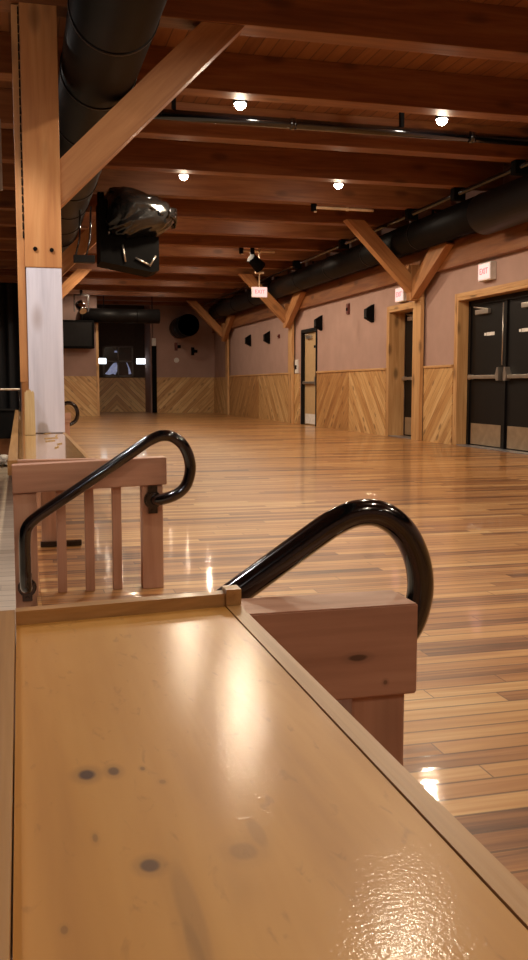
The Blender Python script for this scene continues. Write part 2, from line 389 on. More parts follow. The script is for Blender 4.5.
# wainscot panels (trim_n) and cap rails
wn = NT
def wain(bm, mat, label):
    o = struct('trim_%d' % wn[0], bm, mat, label, 'wainscot panel'); wn[0] += 1; return o
Z1 = 1.255
wain(bx((XW-.03, 13.87, .0), (XW, 14.98, Z1)), 'wain_up', 'pine wainscot panel with slanted boards between the double door and the nearest right post')
wain(bx((XW-.03, 16.72, .0), (XW, 18.78, Z1)), 'wain_down', 'bright pine wainscot panel just left of the narrow wood-lined doorway')
wain(bx((XW-.03, 18.80, .0), (XW, 21.0, Z1)), 'wain_up_d', 'brownish pine wainscot panel just right of the tan door')
wain(bx((XW-.03, 22.42, .0), (XW, 22.95, Z1)), 'wain_up', 'narrow pine wainscot strip between tan door and second post')
wain(bx((XW-.03, 23.3, .0), (XW, 26.5, Z1)), 'wain_down', 'pale yellow pine wainscot panel left of the second right post')
wain(bx((XW-.03, 26.52, .0), (XW, 30.4, Z1)), 'wain_up_d', 'darker pine wainscot panel next to the farthest right post')
wain(bx((XW-.03, 30.75, .0), (XW, 33., Z1)), 'wain_down', 'short pine wainscot panel in the far right corner')
wain(bx((XW-.03, -4.9, .0), (XW, 11.2, Z1)), 'wain_down', 'pine wainscot running toward the viewer past the double door')
wain(bx((4.62, 32.97, .0), (XW-.03, 33., Z1)), 'wain_xup', 'pine wainscot with rising boards on the far end wall')
wain(bx((2.44, 34.77, .0), (4.55, 34.8, Z1)), 'wain_v', 'shadowed chevron pine wainscot in the far alcove')
wain(bx((.1, 29.67, .0), (2.36, 29.7, Z1)), 'wain_xdown', 'lit pine wainscot with falling boards on the projecting left block')
capn = 1
for (y0, y1, w) in ((13.87, 14.98, 'by the double door'), (16.72, 21.0, 'between the doorway and the tan door'), (23.3, 30.4, 'between the two far posts'), (-4.9, 11.2, 'nearest the viewer')):
    struct('trim_%d' % wn[0], bx((XW-.05, y0, Z1), (XW, y1, Z1+.04), .004), 'trim_Y', 'pine cap rail on the wainscot ' + w, 'cap rail'); wn[0] += 1
struct('trim_%d' % wn[0], bx((2.36, 29.64, 0), (2.44, 29.7, 3.0), .004), 'trim_Z', 'lit vertical pine corner trim at the left of the alcove', 'corner trim'); wn[0] += 1
# girt beam at the top of the right wall
tag(build('wall_girt', bx((XW-.11, -4.9, 2.83), (XW-.002, 32.9, 3.24), .01), 'timber_Y'), 'dark reddish timber girt running along the top of the right wall', 'beam')

# ------------------------------------------------------------------ doors
def cyl_y(bm, x, y0, y1, z, r, seg=12): return tube(bm, [(x, y0, z), (x, y1, z)], r, seg)

def trim_frame(name, y0, y1, ztop, depth, w, label):
    r = thing(name, label, 'door casing', (XW, (y0+y1)/2, 0), kind='structure')
    # casing boards lining the opening, edge standing proud of the wall
    build('jamb', bx((XW-.05, y1-w*.02, 0), (XW+depth, y1+w, ztop+w), .005), 'trim_Z', r)
    build('jamb', bx((XW-.05, y0-w, 0), (XW+depth, y0+w*.02, ztop+w), .005), 'trim_Z', r)
    build('head', bx((XW-.05, y0, ztop), (XW+depth, y1, ztop+w), .005), 'trim_Y', r)
    return r
# openings are a little larger than the casings' inner faces so the casing sits inside the wall opening
def casing(n, op, ztop, depth, label):
    r = thing('trim_%d' % wn[0], label, 'door casing', (XW, sum(op)/2, 0), kind='structure'); wn[0] += 1
    t = .045
    build('jamb', bx((XW-.03, op[1]-t, 0), (XW+depth, op[1]-.001, ztop-.001), .004), 'trim_Z', r)
    build('jamb', bx((XW-.03, op[0]+.001, 0), (XW+depth, op[0]+t, ztop-.001), .004), 'trim_Z', r)
    build('head', bx((XW-.03, op[0]+t, ztop-t), (XW+depth, op[1]-t, ztop-.001), .004), 'trim_Y', r)
    w = .07
    build('edge_board', bx((XW-.035, op[1], 0), (XW-.001, op[1]+w, ztop+w), .004), 'trim_Z', r)
    build('edge_board', bx((XW-.035, op[0]-w, 0), (XW-.001, op[0], ztop+w), .004), 'trim_Z', r)
    build('edge_board', bx((XW-.035, op[0], ztop), (XW-.001, op[1], ztop+w), .004), 'trim_Y', r)
    return r
casing(1, DA, 2.34, .17, 'pine casing around the black double door')
casing(2, DBo, 2.37, .29, 'deep knotty pine casing of the narrow doorway behind the nearest right post')

def door_leaf(root, x, y0, y1, zt, mat, hinge_far=True, kick='kick', bar_z=1.09, rod=True, kick_h=.36):
    leaf = build('leaf', bx((x, y0, .012), (x+.05, y1, zt), .004), mat, root)
    build('kick_plate', bx((x-.006, y0+.05, .03), (x-.0005, y1-.05, kick_h), .001), kick, leaf)
    b = bmesh.new(); box(b, (x-.075, y0+.12, bar_z-.028), (x-.035, y1-.03, bar_z+.028), .008)
    box(b, (x-.06, y1-.10, bar_z-.04), (x-.0005, y1-.02, bar_z+.04), .006)
    build('push_bar', b, 'steel', leaf)
    b = bmesh.new()
    prism(b, [(y0+.02, bar_z-.06), (y0+.09, bar_z-.06), (y0+.12, bar_z+.03), (y0+.07, bar_z+.14), (y0+.04, bar_z+.14), (y0+.02, bar_z+.05)], x-.085, x-.0005, 'X')
    build('latch_case', b, 'steel', leaf)
    b = bmesh.new(); box(b, (x-.055, y1-.62, zt-.15), (x-.0005, y1-.2, zt-.075), .01); tube(b, [(x-.03, y1-.55, zt-.075), (x-.12, y1-.35, zt-.045), (x-.02, y1-.1, zt-.02)], .01, 8)
    build('door_closer', b, 'steel', leaf)
    return leaf

xr = XW+.175
d = thing('door_1', 'black steel double door with horizontal push bars and kick plates', 'door', (xr, sum(DA)/2, 0), kind='structure')
fr = bmesh.new(); zt = 2.28
box(fr, (xr-.02, DA[1]-.12, 0), (xr+.09, DA[1]-.046, zt)); box(fr, (xr-.02, DA[0]+.046, 0), (xr+.09, DA[0]+.12, zt)); box(fr, (xr-.02, DA[0]+.046, zt-.07), (xr+.09, DA[1]-.046, zt+.013))
build('frame', fr, 'door_black', d)
ym = sum(DA)/2+.0
build('mullion', bx((xr-.03, ym-.045, 0), (xr+.08, ym+.045, zt-.07), .004), 'door_black', d)
build('threshold', bx((XW-.02, DA[0]+.05, .0), (xr-.021, DA[1]-.05, .014), .003), 'sill', d)
l1 = door_leaf(d, xr, ym+.05, DA[1]-.125, zt-.075, 'door_black')
l2 = build('leaf', bx((xr, DA[0]+.125, .012), (xr+.05, ym-.05, zt-.075), .004), 'door_black', d)
y0, y1 = DA[0]+.125, ym-.05
build('kick_plate', bx((xr-.006, y0+.05, .03), (xr-.0005, y1-.05, .36), .001), 'kick', l2)
b = bmesh.new(); box(b, (xr-.075, y0+.03, 1.062), (xr-.035, y1-.12, 1.118), .008); box(b, (xr-.06, y0+.02, 1.05), (xr-.0005, y0+.10, 1.13), .006); build('push_bar', b, 'steel', l2)
b = bmesh.new(); prism(b, [(y1-.02, 1.03), (y1-.09, 1.03), (y1-.12, 1.12), (y1-.07, 1.23), (y1-.04, 1.23), (y1-.02, 1.14)], xr-.085, xr-.0005, 'X'); build('latch_case', b, 'steel', l2)
b = bmesh.new(); box(b, (xr-.055, y0+.2, zt-.225), (xr-.0005, y0+.62, zt-.15), .01); build('door_closer', b, 'steel', l2)
build('vertical_rod', tb([(xr-.02, ym+.075, 1.26), (xr-.02, ym+.075, zt-.1)], .011, 10), 'steel', l1)
for lf, yc in ((l1, ym+.52), (l2, ym-.52)):
    b = bmesh.new()
    box(b, (xr-.004, yc+.10, 1.725), (xr-.0005, yc+.16, 1.765))
    box(b, (xr-.004, yc-.16, 1.72), (xr-.0005, yc+.085, 1.77))
    build('sign_plate', b, 'white_plate', lf)

xb = XW+.30
d = thing('door_2', 'black door half hidden deep in the knotty wood-lined doorway', 'door', (xb, sum(DBo)/2, 0), kind='structure')
door_leaf(d, xb, DBo[0]+.05, DBo[1]-.05, 2.31, 'door_black', bar_z=1.09)
build('threshold', bx((XW-.02, DBo[0]+.05, 0), (xb-.09, DBo[1]-.05, .014), .003), 'sill', d)

xc = XW+.10
d = thing('door_3', 'tan door in a black steel frame along the right wall', 'door', (xc, sum(DC)/2, 0), kind='structure')
fr = bmesh.new()
box(fr, (XW-.03, DC[1]-.06, 0), (XW+.2, DC[1]-.001, 2.32)); box(fr, (XW-.03, DC[0]+.001, 0), (XW+.2, DC[0]+.05, 2.32)); box(fr, (XW-.03, DC[0]+.05, 2.25), (XW+.2, DC[1]-.06, 2.325))
build('frame', fr, 'door_black', d)
lf = door_leaf(d, XW+.06, DC[0]+.052, DC[1]-.062, 2.24, 'door_tan', kick='white_plate', bar_z=1.03, kick_h=.27)
build('sign_plate', bx((XW+.056, 21.3, 1.86), (XW+.0595, 21.5, 1.92)), 'black_matte', lf)

d = thing('door_4', 'narrow black doorway at the right side of the far alcove', 'door', (4.62, 33.0, 0), kind='structure')
build('leaf', bx((4.56, 32.90, .01), (4.72, 32.965, 2.35), .004), 'black_matte', d)
build('door_closer', bx((4.56, 32.88, 2.36), (4.70, 32.96, 2.62), .004), 'white_plate', d)

# alcove window
w = thing('window_1', 'dark framed window with painted pale bluish reflections on its glass in the alcove', 'window', (3.55, 34.79, 1.4), kind='structure')
fr = bmesh.new(); x0, x1, z0, z1 = 3.0, 4.12, 1.28, 2.42
for a, b in (((x0, z0), (x0+.06, z1)), ((x1-.06, z0), (x1, z1)), ((x0, z0), (x1, z0+.06)), ((x0, z1-.06), (x1, z1)), (((x0+x1)/2-.025, z0), ((x0+x1)/2+.025, z1)), ((x0, 1.83), (x1, 1.88))):
    box(fr, (a[0], 34.72, a[1]), (b[0], 34.769, b[1]))
wf = build('frame', fr, 'window_frame', w)
g = bmesh.new()
for a in (x0+.06, (x0+x1)/2+.025):
    for zz, z2 in ((z0+.06, 1.83), (1.88, z1-.06)): box(g, (a, 34.752, zz), (a+(x1-x0)/2-.085, 34.76, z2))
build('pane', g, 'glass_dark', wf)
def blob(poly, y0, y1): return prism(bmesh.new(), poly, y0, y1, 'Y')
build('reflection_shape', blob([(3.07, 1.40), (3.16, 1.48), (3.28, 1.66), (3.40, 1.79), (3.50, 1.81), (3.53, 1.70), (3.52, 1.50), (3.45, 1.36), (3.36, 1.40), (3.25, 1.36), (3.14, 1.37)], 34.74, 34.75), 'pale_reflection', w)  # flat shapes painting the bluish reflections seen in the dark panes
build('reflection_shape', blob([(3.94, 1.38), (4.04, 1.40), (3.98, 1.60), (3.88, 1.82), (3.86, 1.80), (3.93, 1.6)], 34.74, 34.75), 'pale_reflection', w)
build('reflection_shape', blob([(3.42, 2.18), (3.54, 2.17), (3.52, 2.24), (3.44, 2.24)], 34.74, 34.75), 'pale_reflection', w)

# ------------------------------------------------------------------ ceiling beams
BW = .22
ordn = ['nearest', 'second', 'third', 'fourth', 'fifth', 'sixth', 'seventh', 'eighth', 'ninth', 'tenth', 'eleventh', 'twelfth', 'thirteenth', 'fourteenth', 'fifteenth', 'sixteenth']
vis = [y for y in BEAMS if y > 7.0]
for i, y in enumerate(BEAMS):
    o = build('ceiling_beam', bx((-3.2, y, ZB), (XW-.115, y+BW, ZD-.001), .008), 'timber_X')
    if y < 7.0:
        tag(o, 'wooden ceiling beam overhead, nearer than those in view', 'ceiling beam', 'ceiling beams')
    else:
        k = vis.index(y)
        extra = {0: ', carrying the large brace of the white-footed post', 5: ', met by the brace of the nearest right post', 1: ', just in front of the black cross pipe', 2: ', just behind the black cross pipe'}.get(k, '')
        tag(o, 'reddish wooden ceiling beam, %s of those seen from the front%s' % (ordn[k] if k < 16 else 'farthest', extra), 'ceiling beam', 'ceiling beams')

# ------------------------------------------------------------------ timber posts with braces
def brace_x(parent, x0, z0, z0h, ztop, y0, y1, sgn, mat='brace_X'):
    """45 degree brace in the XZ plane from a post face up to a beam underside"""
    poly = [(x0, z0), (x0, z0h), (x0+sgn*(ztop-z0h), ztop), (x0+sgn*(ztop-z0), ztop)]
    return build('brace', prism(bmesh.new(), poly, y0, y1, 'Y'), mat, parent, rot=('Y', -sgn*PI/4))
# left row
def left_post(y, label, white=False):
    x0, x1 = .075, .335
    zb = ZL+.004 if white else 0
    r = thing('timber_post', label, 'post', ((x0+x1)/2, y, zb))
    zs = 1.835 if white else zb
    sh = build('shaft', bx((x0-.006, y-.125, zs+.001), (x1+.004, y+.125, ZB-.002), .006), 'post_wood', r)
    if white:
        build('white_base', bx((x0, y-.12, zb), (x1, y+.12, 1.835), .006), 'white_wood', r)['label'] = 'whitewashed lower part of the post with grey knots'
        eb = build('edge_board', bx((x0-.062, y-.09, .98), (x0-.007, y+.10, ZB-.01), .004), 'post_wood', r)
        b = bmesh.new()
        for k in range(26):
            z = 2.05+k*.064; box(b, (x0-.018, y-.131, z), (x0-.009, y-.0905, z+.045))
        build('stapled_cable', b, 'black_matte', eb)
        for bxx, bz in ((.07, 1.97), (.19, 1.965)): build('bolt', tb([(x0+bxx, y-.126, bz), (x0+bxx, y-.135, bz)], .016, 10), 'black_matte', sh)
    brace_x(r, x1+.004, 2.30, 2.64, ZB-.002, y-.10, y+.10, 1)
    return r
left_post(BENTS[0], 'large timber post with whitewashed lower part standing on the far ledge', True)
for y, l in ((BENTS[1], 'timber post of the left row hidden behind the white-footed post, brace showing'), (BENTS[2], 'left row timber post behind, its lower brace below the first hidden one'), (BENTS[3], 'farthest left row timber post before the far end wall')):
    left_post(y, l)
def right_post(y, label):
    r = thing('timber_post', label, 'post', (XW-.06, y, 0))
    build('shaft', bx((XW-.105, y-.16, 0), (XW-.036, y+.16, 2.828), .006), 'trim_Z', r)
    build('upper_shaft', bx((XW-.26, y-.10, 2.42), (XW-.112, y+.10, 3.02), .006), 'brace_Z', r)
    brace_x(r, XW-.262, 2.55, 2.86, ZB-.002, y-.10, y+.10, -1)
    poly = [(y-.105, 2.44), (y-.105, 2.74), (y-.80, 3.20), (y-1.40, 3.20), (y-1.42, 3.17)]
    build('brace', prism(bmesh.new(), poly, XW-.25, XW-.115, 'X'), 'brace_Y', r, rot=('X', -math.atan2(.64, .99)))
    return r
right_post(BENTS[1], 'nearest right wall timber post with two braces, beside the double door')
right_post(BENTS[2], 'second right wall timber post with two braces, left of the tan door')
right_post(BENTS[3], 'farthest right wall timber post with two braces, near the far corner')

# ------------------------------------------------------------------ ducts and pipes
def duct(name, label, p0, p1, r, step, hang=(), ring=.008):
    p0, p1 = Vector(p0), Vector(p1); L = (p1-p0).length; d = (p1-p0)/L
    t = thing(name, label, 'duct', p0)
    build('duct_run', tb([p0, p1], r, 40), 'duct', t)
    n = int(L/step)
    for k in range(n+1):
        q = p0+d*min(L-.03, .02+k*step); build('seam_band', tb([q-d*.02, q+d*.02], r+ring, 40), 'duct', t)
    for q in hang: build('hanger', bx((q[0]-.015, q[1]-.015, q[2]), (q[0]+.015, q[1]+.015, q[3])), 'black_matte', t)
    return t
def bays(x, z, ys): return [(x, y+.1, z, ZB-.001) for y in ys]
dl = duct('air_duct', 'large black round air duct running along the left post row', (.665, -4.9, 3.40), (.665, 28.9, 3.40), .292, 1.25, bays(.665, 3.69, BEAMS[2:22:3]))
duct('air_duct', 'long black round air duct high along the right wall', (6.44, 12.2, 3.42), (6.44, 31.0, 3.42), .238, 2.2, bays(6.44, 3.655, BEAMS[11:22:2]))
duct('air_duct', 'thicker near section of black duct at the right edge', (6.42, -4.9, 3.36), (6.42, 12.19, 3.36), .285, 60, bays(6.42, 3.64, BEAMS[2:10:2]))
duct('air_duct', 'short black cross duct in front of the far alcove', (1.9, 29.42, 3.12), (4.32, 29.42, 3.12), .22, 1.7, [(x, 29.45, 3.33, ZB-.001) for x in (2.6, 4.1)])
duct('air_duct', 'black round duct end projecting near the far wall', (5.55, 31.1, 2.98), (5.55, 32.9995, 2.98), .36, .5)
for x in (.80, .93): build('clamp_strap', tb([(x-.07, 12.0, 2.58), (x-.02, 12.05, 2.78), (x, 12.1, 3.19)], .012, 8), 'black_metal', dl)
build('clamp_plate', bx((.70, 11.98, 2.48), (.96, 12.08, 2.575), .006), 'duct', dl)
pp = thing('cross_pipe', 'black pipe crossing the ceiling between the second and third beams', 'pipe', (.95, 9.85, 3.74))
build('pipe_run', tb([(.95, 9.85, 3.735), (6.35, 9.85, 3.735)], .055, 16), 'black_metal', pp)
for x in (2.9, 5.0): build('coupling', tb([(x-.03, 9.85, 3.735), (x+.03, 9.85, 3.735)], .064, 16), 'black_metal', pp)
for x in (1.62, 4.15, 5.9): build('hanger', bx((x-.02, 9.82, 3.785), (x+.02, 9.88, 4.089)), 'black_matte', pp)
pp = thing('wall_pipe', 'thin black pipe on hanger blocks above the right hand duct', 'pipe', (6.1, 7.6, 3.62))
build('pipe_run', tb([(6.08, 7.62, 3.655), (6.08, 31., 3.655)], .035, 12), 'black_metal', pp)
for y in (9.0, 10.62, 12.3, 13.92, 17.1, 20.2): build('hanger', bx((5.99, y, 3.56), (6.17, y+.12, 3.729), .01), 'black_matte', pp)
def sprinkler(x, y, L, label):
    t = thing('sprinkler_pipe', label, 'pipe', (x, y, ZB))
    p = [(x, y-.01, 3.60), (x, y-.01, 3.645), (x+.015, y-.01, 3.665), (x+.05, y-.01, 3.675), (x+L, y-.01, 3.672)]
    build('pipe_run', tb(smooth_path(p, 5), .022, 10), 'pipe_cream', t)
    b = tb([(x-.02, y, 3.62), (x-.02, y, ZB-.0005)], .045, 10)
    build('bracket', b, 'black_matte', t)
    b = bmesh.new(); tube(b, [(x+L*.55-.02, y-.01, 3.673), (x+L*.55+.02, y-.01, 3.673)], .03, 10)
    build('coupling', b, 'pipe_cream', t)
sprinkler(4.47, 13.95, .95, 'cream elbow pipe under a beam near the nearer ceiling lamps')
sprinkler(4.45, 18.70, .68, 'cream elbow pipe under a beam just above the hanging exit sign')

# ------------------------------------------------------------------ ceiling lamps
LX = (2.22, 4.42)
LY = [9.4, 12.72, 15.96, 19.04, 22.12, 25.2, 28.28, 5.0, 1.6, -1.6, -4.]
rowname = {9.4: 'nearest row in view', 12.72: 'second row', 15.96: 'third row', 19.04: 'fourth row', 22.12: 'fifth row', 25.2: 'sixth row', 28.28: 'farthest row', 5.0: 'row just overhead out of view', 1.6: 'row above the foreground ledge', -1.6: 'row above the viewer', -4.: 'row behind the viewer'}
proto = None
def lamp_light(x, y, z, col, es, ep, cone=2.98):
    ld = bpy.data.lights.new('lamp_light', 'SPOT'); ld.energy = es; ld.color = col; ld.shadow_soft_size = .05; ld.spot_size = cone; ld.spot_blend = .3
    lo = bpy.data.objects.new('lamp_light', ld); C.objects.link(lo); lo.location = (x, y, z)
    ld = bpy.data.lights.new('lamp_glow', 'POINT'); ld.energy = ep; ld.color = col; ld.shadow_soft_size = .05
    lo = bpy.data.objects.new('lamp_glow', ld); C.objects.link(lo); lo.location = (x, y, z)
for y in LY:
    for j, x in enumerate(LX):
        z = 3.755 if y in (9.4, 12.72) else 3.88
        lab = 'small bright ceiling lamp in a black can, %s, %s column' % (rowname[y], 'left' if j == 0 else 'right')
        if proto is None:
            t = thing('ceiling_lamp', lab, 'lamp', (x, y, z), 'ceiling lamps')
            b = bmesh.new(); tube(b, [(x, y, z+.012), (x, y, z+.14)], .07, 20); tube(b, [(x, y, z+.14), (x, y, ZD-.002)], .018, 10)
            hs = build('housing', b, 'black_matte', t)
            b = bmesh.new(); bmesh.ops.create_uvsphere(b, u_segments=16, v_segments=10, radius=.06)
            bmesh.ops.translate(b, verts=b.verts, vec=(x, y, z+.012))
            for f in b.faces: f.smooth = True
            build('bulb', b, 'bulb', t)
            proto = t
        else:
            dup(proto, (x, y, z), lab)
        lamp_light(x, y, z-.085, (1., .80, .57), (82 if y < 6 else 36 if y > 24 else 108) * (.8 if y < 3 else 1.), 8 if y < 24 else 5)
for x, y in ((-1.6, -2.4), (-1.3, 3.4), (-1.9, 9.8)):  # unseen lamps added to throw cooler light on lower floor, post and rails
    dup(proto, (x, y, 3.8), 'unseen fill lamp added over the lower area, %s one' % ('rear' if y < 0 else 'middle' if y < 5 else 'front'))
    lamp_light(x, y, 3.72, (1., .92, .88), 75, 6)
dup(proto, (-1.0, 6.3, 3.8), 'unseen fill lamp added over the lower area, beside the white-footed post')  # unseen narrow lamp added to brighten the pale floor and white post
lamp_light(-1.0, 6.3, 3.72, (1., .93, .9), 230, 3, 1.9)

# ------------------------------------------------------------------ exit signs
def exit_sign_wall(y, z, label):
    t = thing('exit_sign', label, 'exit sign', (XW, y, z), 'exit signs')
    build('housing', bx((XW-.10, y-.19, z-.13), (XW-.002, y+.19, z+.13), .012), 'white_plate', t)
    fc = build('face', bx((XW-.106, y-.17, z-.11), (XW-.1005, y+.17, z+.11)), 'exit_face', t)
    text_mesh('lettering', 'EXIT', .125, 'exit_red', fc, Matrix(((0, 0, -1, XW-.109), (-1, 0, 0, y), (0, 1, 0, z), (0, 0, 0, 1))))
exit_sign_wall(12.75, 2.64, 'lit red EXIT sign on the wall above the double door')
exit_sign_wall(15.95, 2.60, 'lit red EXIT sign partly behind the brace above the narrow doorway')
t = thing('exit_sign', 'lit red EXIT sign hanging on a stem from the ceiling', 'exit sign', (4.79, 18.62, 2.85), 'exit signs')
build('housing', bx((4.63, 18.60, 2.745), (4.95, 18.66, 2.955), .008), 'white_plate', t)
fc = build('face', bx((4.64, 18.592, 2.755), (4.94, 18.5995, 2.945)), 'exit_face', t)
text_mesh('lettering', 'EXIT', .105, 'exit_red', fc, Matrix(((1, 0, 0, 4.79), (0, 0, -1, 18.59), (0, 1, 0, 2.855), (0, 0, 0, 1))))
b = bmesh.new(); tube(b, [(4.79, 18.63, 2.955), (4.79, 18.63, 3.72)], .012, 10); box(b, (4.70, 18.60, 3.22), (4.88, 18.66, 3.26), .005)
build('stem', b, 'pipe_cream', t)
t = thing('stage_light', 'black spotlight fixture clamped above the hanging exit sign', 'light fixture', (4.72, 18.5, 3.3))
b = bmesh.new(); tube(b, [(4.58, 18.50, 3.52), (4.80, 18.60, 3.34)], [.10, .13], 16)
build('lamp_body', b, 'black_matte', t)
build('yoke', bx((4.60, 18.585, 3.50), (4.68, 18.65, 3.7295), .01), 'black_matte', t)
# alcove exit lights
for x, l in ((2.95, 'small white lit wall light left of the alcove window'), (4.40, 'small white lit wall light right of the alcove window')):
    t = thing('wall_light', l, 'wall light', (x, 34.78, 1.86))
    build('housing', bx((x-.19, 34.71, 1.74), (x+.19, 34.798, 1.98), .01), 'black_matte', t)
    build('lens', bx((x-.17, 34.70, 1.76), (x+.17, 34.7095, 1.96)), 'lit_white', t)

# ------------------------------------------------------------------ wall fittings
def wedge(y, z, s, label):
    t = thing('wall_speaker', label, 'wall speaker', (XW, y, z), 'wall speakers')
    poly = [(XW-.002, z-.22*s), (XW-.002, z+.22*s), (XW-.20*s, z+.10*s), (XW-.20*s, z-.12*s)]
    build('cabinet', prism(bmesh.new(), poly, y-.08, y+.08, 'Y'), 'black_matte', t)
    build('grille', bx((XW-.205*s, y-.065, z-.09*s), (XW-.2005*s, y+.065, z+.08*s)), 'cone', t)
wedge(17.5, 2.38, .8, 'black wedge speaker on the wall nearest the narrow doorway')
wedge(20.75, 2.40, .8, 'black wedge speaker on the wall above the right edge of the tan door')
wedge(25.4, 2.30, .8, 'black wedge speaker on the wall left of the second right post')
wedge(27.6, 2.32, .8, 'farthest black wedge speaker on the right wall')
def wallbox(name, y, z, w, h, mat, label, cat):
    t = thing(name, label, cat, (XW, y, z))
    build('casing', bx((XW-.04, y-w, z-h), (XW-.0005, y+w, z+h), .006), mat, t)
    build('lens', bx((XW-.055, y-w*.5, z-h*.4), (XW-.0405, y+w*.5, z+h*.2), .003), 'exit_red' if mat == 'none' else 'black_matte', t)
wallbox('fire_alarm', 18.9, 2.58, .07, .11, 'red_box', 'small dark red alarm strobe high on the wall between two wedge speakers', 'alarm')
wallbox('wall_switch', 24.35, 2.28, .05, .05, 'red_box', 'small dark device on the wall just left of the second right post', 'switch')
wallbox('notice_plate', 22.66, 1.44, .10, .17, 'white_plate', 'pale notice plate on the wall beside the tan door', 'notice')
for x, z, l in ((5.45, 2.34, 'small dark red bracket on the far end wall, left one'), (6.05, 2.18, 'small dark cross-shaped bracket on the far end wall, right one')):
    t = thing('wall_bracket', l, 'bracket', (x, 33., z))
    build('plate', bx((x-.08, 32.96, z-.14), (x+.03, 32.999, z+.14), .01), 'red_box' if x < 5.6 else 'black_matte', t)
    build('arm', bx((x+.0305, 32.93, z-.05), (x+.14, 32.99, z+.05), .01), 'black_matte', t)
t = thing('wall_switch', 'small round white device on the far end wall', 'switch', (5.44, 33, 1.86))
build('plate', tb([(5.44, 32.96, 1.86), (5.44, 32.999, 1.86)], .09, 16), 'white_plate', t)
build('button', tb([(5.44, 32.945, 1.86), (5.44, 32.9595, 1.86)], .04, 12), 'white_plate', t)

# ------------------------------------------------------------------ hanging speaker and its bag
t = thing('hanging_speaker', 'large black loudspeaker cabinet hanging from a beam by the left duct', 'speaker', (1.58, 13.7, 2.57))
b = bmesh.new(); prism(b, [(1.16, 2.70), (1.89, 2.57), (1.99, 2.60), (1.99, 3.07), (1.27, 3.07), (1.27, 3.56), (1.16, 3.56)], 13.5, 14.15, 'Y')
cb = build('cabinet', b, 'black_matte', t)
for p0, p1 in (((1.51, 2.70), (1.47, 2.94)), ((1.65, 2.76), (1.84, 2.67)), ((1.85, 2.65), (1.94, 2.80))):
    build('strap', tb([(p0[0], 13.48, p0[1]), (p1[0], 13.48, p1[1])], .014, 8), 'steel', cb)
for x in (1.19, 1.24): build('bracket', bx((x-.02, 13.9, 3.56), (x+.02, 14.02, ZB-.001)), 'black_matte', t)
b = bmesh.new(); bmesh.ops.create_icosphere(b, subdivisions=5, radius=1)
for v in b.verts:
    d_ = v.co.copy()
    q = Vector((abs(d_.x)**.75*math.copysign(1, d_.x), abs(d_.y)**.7*math.copysign(1, d_.y), abs(d_.z)**.8*math.copysign(1, d_.z)))
    sw = d_*1.0; sw.x, sw.z = d_.x*.75+d_.z*.65, d_.z*.75-d_.x*.65       # folds run diagonally
    rid = .085*(1-2*abs(noise.noise(Vector((sw.x*.8, sw.y*1.0, sw.z*3.0))+Vector((3.1, 1.7, .4)))))+.05*(1-2*abs(noise.noise(Vector((sw.x*1.6, sw.y*2, sw.z*6))+Vector((1.1, .7, 2.4)))))+.02*noise.noise(d_*9)
    q *= (1+rid)
    v.co = Vector((1.74+q.x*.47, 13.65+q.y*.46, 3.375+q.z*.31+.13*q.x*(-1 if q.z > 0 else .6)))
    v.co.z = min(v.co.z, ZB-.012+.02*q.y)
for f in b.faces: f.smooth = True
tag(build('plastic_bag', b, 'bag'), 'crumpled shiny black plastic bag pulled over the hanging speaker', 'plastic bag')
t = thing('wall_monitor', 'black cabinet hanging on the projecting far left wall', 'screen', (1.75, 29.4, 2.05))
build('cabinet', bx((1.05, 29.15, 2.10), (2.28, 29.62, 2.95), .03), 'black_matte', t)
build('grille', bx((1.12, 29.14, 2.16), (2.2, 29.1495, 2.88)), 'cone', t)
build('bracket', bx((1.5, 29.62, 2.3), (1.8, 29.699, 2.7)), 'black_matte', t)
t = thing('stage_light', 'shiny chrome moving spotlight above the far left cabinet', 'light fixture', (1.9, 27.9, 3.2))
b = bmesh.new(); tube(b, [(1.78, 27.9, 3.32), (1.86, 27.7, 3.10)], [.15, .11], 16)
build('lamp_body', b, 'chrome', t)
b = bmesh.new(); box(b, (1.60, 27.84, 3.1), (1.64, 27.95, 3.55)); box(b, (2.0, 27.84, 3.1), (2.04, 27.95, 3.55)); box(b, (1.6, 27.84, 3.55), (2.04, 27.95, 3.6)); box(b, (1.78, 27.86, 3.6), (1.86, 27.92, 3.7295))
build('yoke', b, 'black_metal', t)

# ------------------------------------------------------------------ ledges
def ledge(y0, y1, y1r, label, top_mat, legs):
    """drink ledge: board with raised curb left and at one end, thin edging on the right"""
    r = thing('drink_ledge', label, 'ledge', (.16, (y0+y1)/2, 0))
    build('top_board', prism(bmesh.new(), [(-.013, y0), (.318, y0), (.318, y1r), (-.013, y1)], ZL-.035, ZL, 'Z'), top_mat, r)
    return r
# near ledge: closed end away from the viewer, slightly skewed
r = ledge(.12, 1.425, 1.465, 'foreground varnished tan wooden ledge with brown knots', 'ledge_top', None)
build('left_curb', prism(bmesh.new(), [(-.06, .12), (-.0145, .12), (-.0145, 1.452), (-.06, 1.450)], ZL-.05, ZL+.018, 'Z'), 'edge_Y', r)
b = prism(bmesh.new(), [(-.0135, 1.426), (.3195, 1.466), (.3195, 1.494), (-.0135, 1.452)], ZL-.05, ZL+.021, 'Z')
build('end_curb', b, 'edge_X', r)
build('right_edging', prism(bmesh.new(), [(.3195, .12), (.343, .12), (.343, 1.495), (.3195, 1.495)], ZL-.05, ZL+.0015, 'Z'), 'edge_Y', r)
build('edging_end_block', prism(bmesh.new(), [(.3197, 1.462), (.345, 1.462), (.345, 1.497), (.3197, 1.497)], ZL+.002, ZL+.028, 'Z'), 'edge_Y', r)
build('apron', bx((.02, .2, ZL-.17), (.05, 1.40, ZL-.036)), 'rail_Y', r)
build('apron', bx((.27, .2, ZL-.17), (.30, 1.40, ZL-.036)), 'rail_Y', r)
